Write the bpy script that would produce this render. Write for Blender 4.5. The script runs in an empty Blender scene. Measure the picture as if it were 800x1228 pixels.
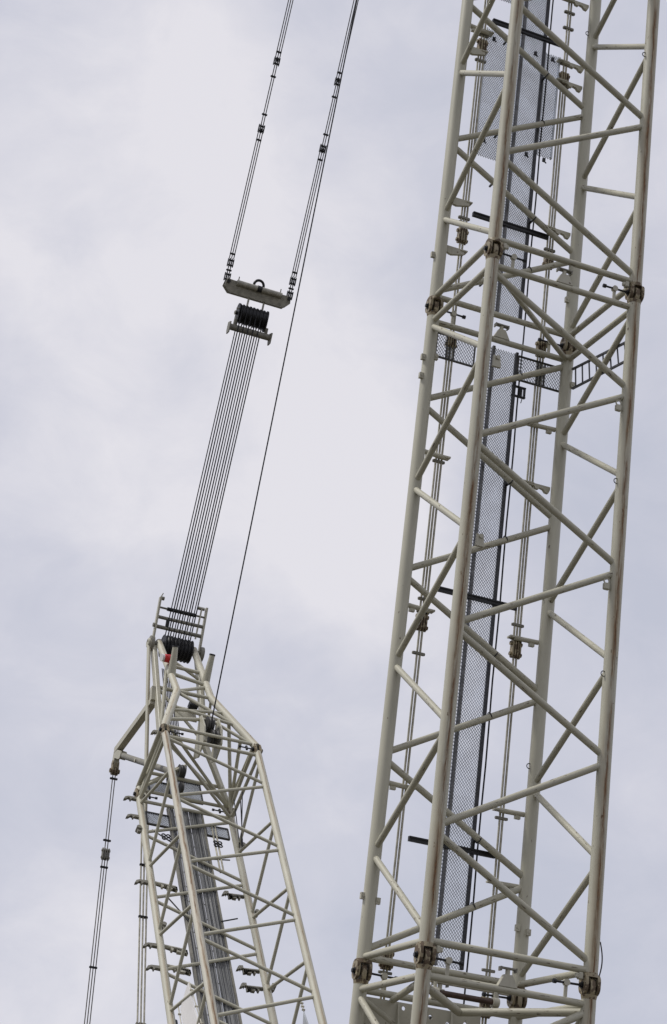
import bpy, bmesh, math, random
from mathutils import Vector, Matrix, Quaternion
random.seed(7)
sc = bpy.context.scene
COL = sc.collection
R = math.radians
CAM_H = 5.66                                   # the photographer stands on an embankment

# ------------------------------------------------------------------ materials
def new_mat(name, rough=.5, metal=0.0):
    m = bpy.data.materials.new(name); m.use_nodes = True
    nt = m.node_tree; b = nt.nodes['Principled BSDF']
    b.inputs['Roughness'].default_value = rough; b.inputs['Metallic'].default_value = metal
    return m, nt, b
def N(nt, t, **k):
    n = nt.nodes.new(t)
    for a, v in k.items():
        if a in n.inputs: n.inputs[a].default_value = v
        else: setattr(n, a, v)
    return n
def ramp(nt, src, p0, p1, c0=(0,0,0,1), c1=(1,1,1,1)):
    r = nt.nodes.new('ShaderNodeValToRGB')
    r.color_ramp.elements[0].position = p0; r.color_ramp.elements[1].position = p1
    r.color_ramp.elements[0].color = c0; r.color_ramp.elements[1].color = c1
    nt.links.new(src, r.inputs[0]); return r.outputs[0]
def mixc(nt, fac, a, b):
    n = nt.nodes.new('ShaderNodeMix'); n.data_type = 'RGBA'
    for sock, v in ((n.inputs[0], fac), (n.inputs[6], a), (n.inputs[7], b)):
        if hasattr(v, 'is_output'): nt.links.new(v, sock)
        else: sock.default_value = v
    return n.outputs[2]
def math_(nt, op, a, b=None, clamp=False):
    n = nt.nodes.new('ShaderNodeMath'); n.operation = op; n.use_clamp = clamp
    for i, v in enumerate((a, b)):
        if v is None: continue
        if hasattr(v, 'is_output'): nt.links.new(v, n.inputs[i])
        else: n.inputs[i].default_value = v
    return n.outputs[0]

def paint(name, base, rust_u=None, rust_w=.022, rust_amt=.55, spots=.62, grime=.25, rough=.48, uv=True):
    """weathered cream crane paint; on tubes u runs round the tube and v along it in metres"""
    m, nt, b = new_mat(name, rough)
    L = nt.links
    tc = N(nt, 'ShaderNodeTexCoord'); oi = N(nt, 'ShaderNodeObjectInfo')
    src = tc.outputs['UV'] if uv else tc.outputs['Object']
    off = N(nt, 'ShaderNodeCombineXYZ')
    rv = math_(nt, 'MULTIPLY', oi.outputs['Random'], 57.0)
    for i in range(3): L.new(rv, off.inputs[i])
    def noise(scale_vec, sc_, det=4, rgh=.6):
        mp = N(nt, 'ShaderNodeMapping'); mp.inputs['Scale'].default_value = scale_vec
        L.new(src, mp.inputs['Vector'])
        ad = N(nt, 'ShaderNodeVectorMath', operation='ADD'); L.new(mp.outputs[0], ad.inputs[0]); L.new(off.outputs[0], ad.inputs[1])
        n = N(nt, 'ShaderNodeTexNoise', Scale=sc_, Detail=det, Roughness=rgh); L.new(ad.outputs[0], n.inputs['Vector'])
        return n.outputs['Fac']
    lo = tuple(c*.86 for c in base)+(1,); hi = tuple(min(1, c*1.06) for c in base)+(1,)
    col = ramp(nt, noise((1, .35, 1), 2.2), .3, .72, lo, hi)
    # grime in long thin runs
    g = ramp(nt, noise((9, .5, 9) if uv else (4, 4, .6), 3.0, 6, .7), .55, .8)
    col = mixc(nt, math_(nt, 'MULTIPLY', g, grime), col, (.20, .17, .115, 1))
    # chipped paint and small rust dashes
    s = ramp(nt, noise((5, 2.6, 5) if uv else (5, 5, 5), 2.6, 2, .5), spots+.075, spots+.10)
    col = mixc(nt, math_(nt, 'MULTIPLY', s, .8), col, (.075, .045, .028, 1))
    rustf = s
    if rust_u is not None:
        sep = N(nt, 'ShaderNodeSeparateXYZ'); L.new(src, sep.inputs[0])
        wob = math_(nt, 'MULTIPLY', math_(nt, 'SUBTRACT', noise((0.2, 2.0, 1), 1.5, 3), .5), .07)
        d = math_(nt, 'ABSOLUTE', math_(nt, 'SUBTRACT', math_(nt, 'ADD', sep.outputs['X'], wob), rust_u))
        band = ramp(nt, d, 0.0, rust_w*1.8, (1,1,1,1), (0,0,0,1))
        br = ramp(nt, noise((14, 1.0, 1), 1.3, 6, .75), .60-.22*rust_amt, .74-.22*rust_amt)
        rf = math_(nt, 'MULTIPLY', band, br)
        rc = ramp(nt, noise((30, 6, 1), 2, 4), .3, .7, (.045, .019, .007, 1), (.23, .098, .022, 1))
        halo = ramp(nt, d, 0.0, rust_w*4, (1,1,1,1), (0,0,0,1))
        hf = math_(nt, 'MULTIPLY', math_(nt, 'MULTIPLY', halo, ramp(nt, noise((4, .5, 1), 1.2, 4), .36, .58)), .55*min(1, rust_amt+.3))
        col = mixc(nt, hf, col, (.30, .185, .062, 1))
        col = mixc(nt, rf, col, rc)
        rustf = math_(nt, 'MAXIMUM', s, rf)
    L.new(col, b.inputs['Base Color'])
    L.new(math_(nt, 'ADD', math_(nt, 'MULTIPLY', rustf, .3), rough), b.inputs['Roughness'])
    bp = N(nt, 'ShaderNodeBump', Strength=.08, Distance=.01)
    L.new(noise((12, 4, 12) if uv else (14, 14, 14), 3, 5), bp.inputs['Height']); L.new(bp.outputs[0], b.inputs['Normal'])
    return m
def plain(name, c, rough=.6, metal=0.0, var=.3, scale=9):
    m, nt, b = new_mat(name, rough, metal)
    tc = N(nt, 'ShaderNodeTexCoord'); n = N(nt, 'ShaderNodeTexNoise', Scale=scale, Detail=5)
    nt.links.new(tc.outputs['Object'], n.inputs['Vector'])
    nt.links.new(ramp(nt, n.outputs['Fac'], .3, .7, tuple(x*(1-var) for x in c)+(1,), tuple(min(1, x*(1+var)) for x in c)+(1,)), b.inputs['Base Color'])
    return m
CREAM = (.492, .474, .378)
M_CHORD_R = paint('chord_paint_rusted', CREAM, rust_u=.733, rust_w=.042, rust_amt=.9, spots=.64)
M_CHORD   = paint('chord_paint', CREAM, rust_u=.30, rust_amt=.0, spots=.66)
M_BRACE   = paint('brace_paint', (.445, .425, .33), spots=.585, grime=.55)
M_PART    = paint('fitting_paint', (.48, .458, .365), spots=.64, grime=.4, uv=False)
M_LUG     = paint('lug_paint_rusty', (.30, .25, .155), spots=.42, grime=.9, uv=False)
M_MAST_R  = paint('mast_chord_paint_rusted', (.57, .555, .475), rough=.6, rust_u=.715, rust_amt=.85, rust_w=.042, spots=.70)
M_MASTC   = paint('mast_chord_paint', (.515, .495, .40), rust_u=.735, rust_amt=.45, spots=.63, rough=.6)
M_MASTB   = paint('mast_brace_paint', (.465, .445, .345), spots=.63, grime=.3)
M_GREYP   = plain('grey_brown_paint', (.20, .19, .155), .55, var=.25)
M_DARK    = plain('black_steel', (.022, .022, .024), .5, .3)
M_BLACK   = plain('greased_black_steel', (.012, .012, .013), .42, .3)
M_ROPE    = plain('wire_rope', (.025, .025, .028), .5, .4)
M_ROD     = plain('pendant_rod_steel', (.42, .395, .315), .5, .1)
M_RODDK   = plain('dark_pendant_rod', (.065, .063, .06), .5, .3)
M_GALV    = plain('galvanised_grating', (.68, .72, .78), .5, 0.0, var=.2, scale=3)
M_GALVD   = plain('dark_galvanised_bars', (.24, .245, .25), .5, .4, var=.3, scale=3)
M_RED     = plain('red_lamp_glass', (.50, .012, .012), .25, var=.1)
M_WHITE   = plain('white_sheet', (.74, .72, .70), .7, var=.06, scale=2)
M_GREYSH  = plain('grey_canvas', (.42, .44, .47), .7, var=.1, scale=2)
M_BROWN   = plain('rusty_brown_cylinder', (.06, .033, .022), .45, .2)
M_POST    = plain('dark_blue_post', (.03, .04, .06), .5)

# ------------------------------------------------------------------ helpers
def link(o, parent=None, mat=None):
    COL.objects.link(o)
    if parent: o.parent = parent
    if mat and o.data and not o.data.materials: o.data.materials.append(mat)
    return o
def obj(name, bm, mat, parent=None, smooth=False):
    me = bpy.data.meshes.new(name)
    bmesh.ops.recalc_face_normals(bm, faces=bm.faces)
    bm.to_mesh(me); bm.free()
    if smooth:
        for p in me.polygons: p.use_smooth = True
        me.set_sharp_from_angle(angle=R(40))
    me.materials.append(mat)
    return link(bpy.data.objects.new(name, me), parent)
def thing(name, label, cat, mat4=None, group=None):
    o = bpy.data.objects.new(name, None); o.empty_display_size = .3
    COL.objects.link(o)
    if mat4 is not None: o.matrix_world = mat4
    o['label'] = label; o['category'] = cat
    if group: o['group'] = group
    return o
def tag(o, label, cat, group=None):
    o['label'] = label; o['category'] = cat
    if group: o['group'] = group
    return o
_tc = {}
def tube_mesh(L, r0, r1=None, n=14, seam=0.0):
    """closed tube up +z from the origin, with u round it and v along it in metres"""
    r1 = r0 if r1 is None else r1
    key = (round(L, 3), round(r0, 4), round(r1, 4), n)
    if key in _tc: return _tc[key]
    me = bpy.data.meshes.new('tube'); vs = []; fs = []; uvs = []
    segs = max(1, int(L/1.5))
    for j in range(segs+1):
        t = j/segs; r = r0+(r1-r0)*t
        for i in range(n):
            a = 2*math.pi*i/n; vs.append((r*math.cos(a), r*math.sin(a), L*t))
    for j in range(segs):
        for i in range(n):
            k = (i+1) % n
            fs.append((j*n+i, j*n+k, (j+1)*n+k, (j+1)*n+i))
            u0, u1 = i/n, (i+1)/n; v0, v1 = L*j/segs, L*(j+1)/segs
            uvs += [(u0, v0), (u1, v0), (u1, v1), (u0, v1)]
    fs.append(tuple(range(n-1, -1, -1))); uvs += [(.3, 0)]*n
    fs.append(tuple(range(segs*n, segs*n+n))); uvs += [(.3, L)]*n
    me.from_pydata(vs, [], fs); uvl = me.uv_layers.new(name='UVMap')
    for i, uv in enumerate(uvs): uvl.data[i].uv = uv
    for p in me.polygons: p.use_smooth = len(p.vertices) == 4
    me.set_sharp_from_angle(angle=R(50))
    _tc[key] = me
    return me
_tcm = {}
def tube(name, p, q, r, mat, parent=None, r1=None, n=14, axis=None):
    p = Vector(p); q = Vector(q); d = q-p; L = d.length
    me0 = tube_mesh(L, r, r1, n); key = (me0.name, mat.name)
    if key not in _tcm:
        me = me0.copy(); me.materials.append(mat); _tcm[key] = me
    o = link(bpy.data.objects.new(name, _tcm[key]), parent)
    o.matrix_local = Matrix.Translation(p) @ d.to_track_quat('Z', 'Y').to_matrix().to_4x4() if axis is None else Matrix.Translation(p) @ axis
    return o
def chord_tube(name, p, q, r, mat, parent, n=24):
    """same, but keeping u = 0 towards the local x axis so that weather streaks run down one side"""
    p = Vector(p); q = Vector(q); z = (q-p).normalized(); x = Vector((1, 0, 0)); x = (x-z*x.dot(z)).normalized(); y = z.cross(x)
    return tube(name, p, q, r, mat, parent, n=n, axis=Matrix((x, y, z)).transposed().to_4x4())
def bm_box(bm, c, s, rot=None):
    m = Matrix.Translation(Vector(c))
    if rot is not None: m = m @ rot
    bmesh.ops.create_cube(bm, size=1, matrix=m @ Matrix.Diagonal((*s, 1)))
def bm_bar(bm, p, q, w, t, up=Vector((0, 1, 0))):
    """a box bar from p to q: w across, t along up"""
    p = Vector(p); q = Vector(q); z = (q-p).normalized(); x = up.cross(z).normalized(); y = z.cross(x)
    m = Matrix.Translation((p+q)/2) @ Matrix((x, y, z)).transposed().to_4x4()
    bmesh.ops.create_cube(bm, size=1, matrix=m @ Matrix.Diagonal((w, t, (q-p).length, 1)))
def bm_rod(bm, p, q, r, n=8, r1=None):
    p = Vector(p); q = Vector(q); d = q-p
    m = Matrix.Translation((p+q)/2) @ d.to_track_quat('Z', 'Y').to_matrix().to_4x4()
    bmesh.ops.create_cone(bm, cap_ends=True, segments=n, radius1=r, radius2=r if r1 is None else r1, depth=d.length, matrix=m)
def bm_prism(bm, pts, o, ex, ey, ez, t):
    """polygon pts (x, y) in the plane ex, ey at o, thickness t along ez, centred"""
    o = Vector(o); ex = Vector(ex); ey = Vector(ey); ez = Vector(ez)
    A = [bm.verts.new(o+ex*x+ey*y-ez*t/2) for x, y in pts]; B = [bm.verts.new(o+ex*x+ey*y+ez*t/2) for x, y in pts]
    bm.faces.new(A); bm.faces.new(B[::-1])
    for i in range(len(pts)):
        j = (i+1) % len(pts); bm.faces.new((A[i], A[j], B[j], B[i]))
def stadium(w, y0, y1, n=8):
    """rounded plate outline of width w, ends rounded at y0 and y1"""
    r = w/2; pts = []
    for i in range(n+1):
        a = math.pi*i/n; pts.append((r*math.cos(a), y1-r+r*math.sin(a)))
    for i in range(n+1):
        a = math.pi+math.pi*i/n; pts.append((r*math.cos(a), y0+r+r*math.sin(a)))
    return pts
def lathe(bm, prof, c, axis, n=28):
    """profile (radius, height) turned about axis through c"""
    q = Vector(axis).to_track_quat('Z', 'Y'); c = Vector(c); rings = []
    for r, h in prof:
        rings.append([bm.verts.new(c+q @ Vector((r*math.cos(2*math.pi*i/n), r*math.sin(2*math.pi*i/n), h))) for i in range(n)])
    for a, b in zip(rings, rings[1:]):
        for i in range(n): bm.faces.new((a[i], a[(i+1) % n], b[(i+1) % n], b[i]))
    bm.faces.new(rings[0][::-1]); bm.faces.new(rings[-1])
def torus(bm, c, axis, R_, r, n=24, k=8, a0=0, a1=2*math.pi):
    q = Vector(axis).to_track_quat('Z', 'Y'); c = Vector(c); rings = []; closed = a1-a0 > 6.28
    for i in range(n if closed else n+1):
        a = a0+(a1-a0)*i/n
        rings.append([bm.verts.new(c+q @ Vector(((R_+r*math.cos(2*math.pi*j/k))*math.cos(a), (R_+r*math.cos(2*math.pi*j/k))*math.sin(a), r*math.sin(2*math.pi*j/k)))) for j in range(k)])
    prs = list(zip(rings, rings[1:]))+([(rings[-1], rings[0])] if closed else [])
    for a, b in prs:
        for j in range(k): bm.faces.new((a[j], a[(j+1) % k], b[(j+1) % k], b[j]))
    if not closed: bm.faces.new(rings[0]); bm.faces.new(rings[-1][::-1])
def expanded(bm, a0, a1, z0, z1, y, pitch=.029, cell=.05, w=.0074, t=.0135):
    """expanded metal: zigzag strands across a, stepped along z"""
    n = max(2, round((a1-a0)/(cell/2))); rows = max(1, round((z1-z0)/pitch))
    for j in range(rows):
        zz = z0+pitch*(j+.5)
        up = []; 
        prev = None
        hw = (a1-a0)/n
        for i in range(2*n):
            a = a0+hw*(i//2+(.24 if i % 2 == 0 else .76)); dz = pitch*.5*(1 if (((i+1)//2) % 2) ^ (j % 2) else -1)
            if i == 0: a = a0
            if i == 2*n-1: a = a1
            z = zz+dz*.94
            ring = [bm.verts.new((a, y-t, z-w)), bm.verts.new((a, y-t, z+w*.4)), bm.verts.new((a, y+t, z+w)), bm.verts.new((a, y+t, z-w*.4))]
            if prev:
                for k in range(4): bm.faces.new((prev[k], prev[(k+1) % 4], ring[(k+1) % 4], ring[k]))
            prev = ring
def frame(loc, x, y, z):
    return Matrix(((x[0], y[0], z[0], loc[0]), (x[1], y[1], z[1], loc[1]), (x[2], y[2], z[2], loc[2]), (0, 0, 0, 1)))

# ================================================================== MAIN BOOM
W, D, H, G1, PER = 2.6, 2.30, 1.5335, .267, 11.272
MX, MY, MZ = (.93865, .34487, -.00215), (-.34227, .93229, .11697), (.04234, -.10906, .99313)
SB = 17.0                                       # distance from the upper joint down to the cut foot
base = Vector((2.2338, 25.0713, 18.3136+CAM_H)) - Vector(MZ)*SB
BM = frame(base, MX, MY, MZ)
boom = thing('crane_boom', 'large nearly upright cream lattice boom with rust-streaked corner tubes, filling the right side', 'crane boom', BM)
def P(a, b, s): return Vector((a, b, SB-s))
CORN = {'A': (0, D), 'B': (0, 0), 'C': (W, D), 'D': (W, 0)}
RC, RB = .108, .0545
def pt(c, s): return P(CORN[c][0], CORN[c][1], s)
for s0, k_end in ((-PER, 8), (0, 8), (PER, 4)):
    s_end = s0+PER if k_end == 8 else SB-.01
    for c in 'ABCD':
        chord_tube('chord', pt(c, (s_end-.13) if k_end == 8 else s_end), pt(c, s0+.13), RC, M_CHORD_R if c in 'BD' else M_CHORD, boom)
    # lacing: even nodes on the first chord, odd on the second
    for e, o in (('B', 'D'), ('C', 'A'), ('A', 'B'), ('D', 'C')):
        if k_end == 4 and e in 'BC': e, o = o, e
        for k in range(min(7, k_end)):
            c0, c1 = (e, o) if k % 2 == 0 else (o, e)
            g = .055
            tube('brace', pt(c0, s0+G1+k*H+g+(.04 if k == 0 else 0)), pt(c1, s0+G1+(k+1)*H-g), RB*(.95 if (e, o) in (('A','B'),('D','C')) else 1), M_BRACE, boom)
        tube('strut', pt(e, s0+.26), pt(o, s0+.26), RB*.97, M_BRACE, boom)
        if k_end == 8: tube('strut', pt(e, s0+PER-.22), pt(o, s0+PER-.22), RB*.97, M_BRACE, boom)
    if k_end == 8: tube('frame_diagonal', pt('B', s0+.27), pt('C', s0+.27), RB*.85, M_BRACE, boom)

# pinned joints
def joint(c, s):
    a, b = CORN[c]; cen = pt(c, s)
    bm = bmesh.new()
    for da in (-.097, .097): bm_prism(bm, stadium(.225, -.13, .18), cen+Vector((da, 0, 0)), (0, 1, 0), (0, 0, 1), (1, 0, 0), .046)
    bm_rod(bm, cen+Vector((0, 0, .125)), cen+Vector((0, 0, .19)), .121, 20, .108)
    up = obj('fork', bm, M_LUG, boom, True)
    bm = bmesh.new()
    bm_prism(bm, stadium(.225, -.18, .12), cen, (0, 1, 0), (0, 0, 1), (1, 0, 0), .072)
    bm_rod(bm, cen-Vector((0, 0, .19)), cen-Vector((0, 0, .125)), .108, 20, .121)
    obj('fork', bm, M_LUG, boom, True)
    bm = bmesh.new()
    bm_rod(bm, cen-Vector((.135, 0, 0)), cen+Vector((.135, 0, 0)), .05, 14)
    bm_rod(bm, cen-Vector((.165, 0, 0)), cen-Vector((.135, 0, 0)), .035, 6)
    obj('pin', bm, M_BLACK, up, True)
    sg = 1 if a == 0 else -1
    bm = bmesh.new()
    bm_rod(bm, cen+Vector((.12*sg, 0, 0)), cen+Vector((.54*sg, 0, -.01)), .017, 8)
    bm_rod(bm, cen+Vector((.54*sg, 0, -.01)), cen+Vector((.59*sg, 0, -.01)), .034, 8)
    r_ = obj('pin_retractor', bm, M_DARK, boom, True)
    bm = bmesh.new()
    bm_box(bm, cen+Vector((.37*sg, .02, -.1)), (.05, .025, .26))
    bm_rod(bm, cen+Vector((.37*sg, -.02, 0)), cen+Vector((.37*sg, .05, 0)), .05, 10)
    obj('retractor_bracket', bm, M_PART, r_)
    if c in 'BD':
        bm = bmesh.new(); bm_box(bm, cen+Vector((.175*sg, -.02, .12)), (.07, .09, .10)); bm_box(bm, cen+Vector((.225*sg, -.02, .12)), (.05, .06, .07))
        bmesh.ops.bevel(bm, geom=bm.edges[:], offset=.012, segments=1, affect='EDGES')
        obj('lubricator', bm, M_PART, boom)
for c in 'ABCD':
    for s in (0, PER): joint(c, s)
# cone brackets with a saddle on top, mid-strut
for s0 in (0, PER):
    for b in (0, D):
        o = P(1.29, b, s0+.22); bm = bmesh.new()
        bm_prism(bm, [(-.15, 0), (.15, 0), (.06, .17), (-.06, .17)], o, (1, 0, 0), (0, 0, 1), (0, 1, 0), .10)
        bm_rod(bm, o+Vector((0, 0, .15)), o+Vector((0, 0, .25)), .035, 10)
        cb = obj('saddle_bracket', bm, M_PART, boom)
        bm = bmesh.new(); bm_box(bm, o+Vector((0, 0, .26)), (.24, .09, .022)); bm_box(bm, o+Vector((-.12, 0, .245)), (.02, .09, .06)); bm_box(bm, o+Vector((.12, 0, .245)), (.02, .09, .06))
        obj('saddle', bm, M_GREYP, cb)

# rod brackets on the rear chords
YB = D+.12
def rod_bracket(a0, a1, s, kind):
    bm = bmesh.new(); sg = 1 if a1 > a0 else -1; z = SB-s; L = abs(a1-a0)
    if kind == 'round':
        pts = [(0, .05), (L*.75, .05)]+[(L*.75+.07*math.sin(t*.35), .05-.10*(1-math.cos(t*.35))*.9) for t in range(1, 6)]+[(L*.35, -.14), (.1, -.13), (0, -.08)]
        bm_prism(bm, pts, (a0, YB-.02, z), (sg, 0, 0), (0, 0, .8), (0, 1, 0), .06)
        bm_box(bm, (a1-.05*sg, YB, z+.025), (.13, .13, .022))
    elif kind == 'claw':
        pts = [(0, .045), (L, .045), (L, 0), (L*.72, -.015), (L*.66, -.07), (L*.52, -.08), (L*.46, -.03), (.13, -.05), (.09, -.11), (.03, -.12), (.0, -.03)]
        bm_prism(bm, pts, (a0, YB-.02, z), (sg, 0, 0), (0, 0, .75), (0, 1, 0), .06)
        bm_box(bm, (a1, YB, z+.03), (.22, .12, .02))
    else:
        bm_rod(bm, (a0, YB-.06, z), (a1, YB-.02, z), .042, 10)
        bm_box(bm, (a1-.02*sg, YB, z+.01), (.22, .14, .03)); bm_box(bm, (a0+.11*sg, YB-.04, z-.05), (.09, .06, .08))
    obj('rod_bracket', bm, M_PART, boom, True)
for s, k in ((-5.94, 'tube'), (-5.48, 'round'), (-2.27, 'round'), (-1.28, 'round'), (2.65, 'tube'), (5.38, 'tube'), (8.33, 'tube')): rod_bracket(.10, .52, s, k)
for s, k in ((-7.28, 'claw'), (-5.87, 'claw'), (-5.44, 'claw'), (-2.29, 'claw'), (1.60, 'tube'), (2.71, 'claw'), (5.48, 'tube'), (8.38, 'tube'), (9.54, 'tube')): rod_bracket(2.50, 2.08, s, k)

# small lugs and rings on the chords
for c, s, dx, dy in (('A', -1.0, -.16, 0), ('A', 1.0, -.15, -.05), ('A', 1.35, -.15, -.05), ('A', 10.15, -.15, 0), ('A', 10.2, .13, -.08), ('C', 10.2, -.15, -.08), ('C', 10.25, .05, -.15), ('A', .95, .12, -.08), ('C', .75, .1, -.12), ('C', -.9, -.15, -.05)):
    a, b = CORN[c]; o = P(a+dx*.82, b+dy*.82, s); bm = bmesh.new()
    bm_box(bm, o, (.07, .06, .10)); bm_rod(bm, o+Vector((0, -.04, 0)), o+Vector((0, .04, 0)), .02, 8)
    obj('chord_lug', bm, M_PART, boom)
for c, s, dx in (('D', 3.4, -.15), ('D', 6.6, -.15), ('C', 4.7, -.15), ('C', 7.6, -.15), ('D', -4.7, -.15), ('C', -6.6, -.15)):
    a, b = CORN[c]; bm = bmesh.new(); torus(bm, P(a+dx*.82, b-.02, s), (0, 1, 0), .042, .008, 14, 6)
    obj('cable_eye', bm, M_DARK, boom, True)
for s in (2.05, 5.11):
    o = P(2.42, -.03, s); bm = bmesh.new(); bm_box(bm, o-Vector((0, 0, .09)), (.10, .07, .11))
    bmesh.ops.bevel(bm, geom=bm.edges[:], offset=.012, segments=1, affect='EDGES'); torus(bm, o, (0, 1, 0), .045, .013, 12, 6)
    obj('clip', bm, M_PART, boom)
for s in (1.93, 4.97):
    o = P(.24, .0, s); bm = bmesh.new(); bm_prism(bm, [(-.07, -.1), (.07, -.1), (.05, .06), (-.06, .1)], o, (1, 0, 0), (0, 0, 1), (0, 1, 0), .05); bm_rod(bm, o+Vector((0, -.05, .06)), o+Vector((0, .05, .06)), .035, 8)
    obj('clip', bm, M_PART, boom)
# hose beside the lower right joint, strap ties round the braces
bm = bmesh.new(); prev = None
for i in range(13):
    t = i/12; p_ = P(W+.11+.05*math.sin(t*math.pi), -.03, 10.62+.55*t)
    if prev is not None: bm_rod(bm, prev, p_, .011, 6)
    prev = p_
obj('hose', bm, M_RODDK, boom, True)

# ---- walkway on the rear face
YW = D+.20
wk = None
def walkway(s0, s1, a0=.97, a1=1.70):
    bm = bmesh.new(); expanded(bm, a0, a1, SB-s1, SB-s0, YW)
    w_ = obj('walkway', bm, M_GALV, boom)
    for a, wd in ((a0, .02), (1.25, .045), (a1, .045)):
        bm = bmesh.new(); bm_box(bm, (a, YW-.03, SB-(s0+s1)/2), (wd, .07, s1-s0))
        obj('stringer', bm, {a0: M_GALV, a1: M_EDGE}.get(a, plain_str), w_)
    return w_
plain_str = plain('grey_stringer', (.14, .14, .145), .5, .4); M_EDGE = plain('dark_edge_angle', (.05, .05, .055), .5, .4)
wu = walkway(-PER+.3, -.30); wl = walkway(.30, PER-.32); walkway(PER+.45, SB-.2)
for w_, s in ((wu, -6.27), (wu, -2.13), (wl, 4.95), (wl, 9.11)):
    bm = bmesh.new(); bm_box(bm, P(1.34, YW-.06, s), (1.50, .06, .08)); bm_box(bm, P(1.34, YW-.095, s-.025), (1.50, .02, .025))
    obj('cross_bearer', bm, M_DARK, w_)
for a0, a1, s0, s1 in ((.52, .985, -6.12, -3.4), (1.735, 2.04, -6.02, -3.8), (.52, .985, -9.8, -6.85)):
    bm = bmesh.new(); expanded(bm, a0, a1, SB-s1, SB-s0, YW+.01)
    for a in (a0, a1): bm_box(bm, P(a, YW, (s0+s1)/2), (.028, .06, s1-s0))
    obj('side_panel', bm, M_GALV, wu)
for a in (.66, 1.12, 1.52, 1.88):
    for s in (-5.9, -3.7):
        bm = bmesh.new(); bm_box(bm, P(a, YW-.05, s), (.05, .04, .07)); bm_rod(bm, P(a, YW-.05, s+.02), P(a+.03, YW-.09, s+.08), .012, 6); obj('panel_clip', bm, M_DARK, wu)
bm = bmesh.new(); o = P(1.80, YW-.02, 1.02)                        # latch box on the walkway edge
for dz in (-.09, .09): bm_box(bm, o+Vector((0, 0, dz)), (.26, .05, .025))
for dx in (-.10, .11): bm_box(bm, o+Vector((dx, 0, 0)), (.03, .05, .16))
bm_box(bm, o+Vector((.03, 0, 0)), (.06, .05, .16)); bm_rod(bm, o+Vector((.08, 0, -.1)), o+Vector((.06, 0, -.2)), .008, 5)
obj('latch', bm, M_BLACK, boom)
# platforms either side of the walkway at the upper joint
for a0, a1 in ((.17, .89), (1.73, 2.58)):
    bm = bmesh.new(); expanded(bm, a0, a1, SB-.80, SB-.38, D+.15, pitch=.034, cell=.056, w=.008)
    pf = obj('platform', bm, M_GALV, boom)
    bm = bmesh.new()
    for s in (.36, .81): bm_box(bm, P((a0+a1)/2, D+.15, s), (a1-a0, .04, .025))
    for a in (a0, a1): bm_box(bm, P(a, D+.15, .585), (.022, .04, .42))
    for a in ((.36, .42, .50) if a0 < 1 else (2.1, 2.16, 2.24)): bm_box(bm, P(a, D+.13, .585), (.022, .03, .42))
    obj('platform_frame', bm, M_RODDK, pf)
# folding guard ladder on the right side
bm = bmesh.new(); x = W+.04
r0, r1 = [Vector((x, 2.16, SB-.47)), Vector((x, .20, SB-.77))], [Vector((x, 2.10, SB-.87)), Vector((x, .10, SB-1.14))]
for p_, q_ in (r0, r1): bm_bar(bm, p_, q_, .034, .036, Vector((1, 0, 0)))
for i in range(8):
    t = .06+.88*i/7; bm_rod(bm, r0[0].lerp(r0[1], t), r1[0].lerp(r1[1], t), .014, 6)
obj('guard_ladder', bm, plain('dark_grey_rail', (.07, .07, .075), .5, .3), boom)
# foot frame below the lower joint: perforated rear plate, cylinder, cross tubes
def plate_holes(name, x0, x1, z0, z1, holes, y, t, mat, parent):
    cu = bpy.data.curves.new(name, 'CURVE'); cu.dimensions = '2D'; cu.fill_mode = 'BOTH'; cu.extrude = t/2
    s = cu.splines.new('POLY'); s.points.add(3); s.use_cyclic_u = True
    for p_, c in zip(s.points, ((x0, z0), (x1, z0), (x1, z1), (x0, z1))): p_.co = (*c, 0, 1)
    for hx, hz, hr in holes:
        s = cu.splines.new('POLY'); s.points.add(11); s.use_cyclic_u = True
        for i, p_ in enumerate(s.points): p_.co = (hx+hr*math.cos(-i*math.pi/6), hz+hr*math.sin(-i*math.pi/6), 0, 1)
    tmp = bpy.data.objects.new('tmp', cu); COL.objects.link(tmp)
    dg = bpy.context.evaluated_depsgraph_get(); me = bpy.data.meshes.new_from_object(tmp.evaluated_get(dg))
    COL.objects.unlink(tmp); bpy.data.objects.remove(tmp)
    me.name = name; me.materials.clear(); me.materials.append(mat)
    o = link(bpy.data.objects.new(name, me), parent)
    o.matrix_local = Matrix.Translation((0, y, 0)) @ Matrix.Rotation(R(90), 4, 'X')
    return o
plate_holes('end_plate', .10, 2.0, SB-13.0, SB-11.62, [(.55, SB-11.92, .036), (.72, SB-11.70, .032), (1.17, SB-11.76, .036), (1.46, SB-11.82, .036), (1.58, SB-11.84, .034), (1.75, SB-11.78, .036), (1.90, SB-11.80, .034), (.95, SB-12.1, .036)], D-.02, .03, M_PART, boom)
for a in (.62, 1.5):
    bm = bmesh.new(); bm_prism(bm, [(0, 0), (.22, -.9), (.22, -1.2), (0, -1.2)], P(a, D-.06, 11.64), (0, -1, 0), (0, 0, 1), (1, 0, 0), .025); obj('gusset', bm, M_PART, boom)
tube('cross_tube', P(1.3, D-.75, 11.72), P(2.55, .1, 11.64), .06, M_BRACE, boom)
tube('cross_tube', P(1.3, D-.75, 11.72), P(.1, .2, 11.62), .06, M_BRACE, boom)
tube('cross_tube', P(.5, D-.1, 11.62), P(.05, .3, 11.62), .05, M_BRACE, boom)
cy = tube('ram', P(1.02, 1.75, 11.46), P(1.92, 1.75, 11.46), .045, M_BROWN, boom)
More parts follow.
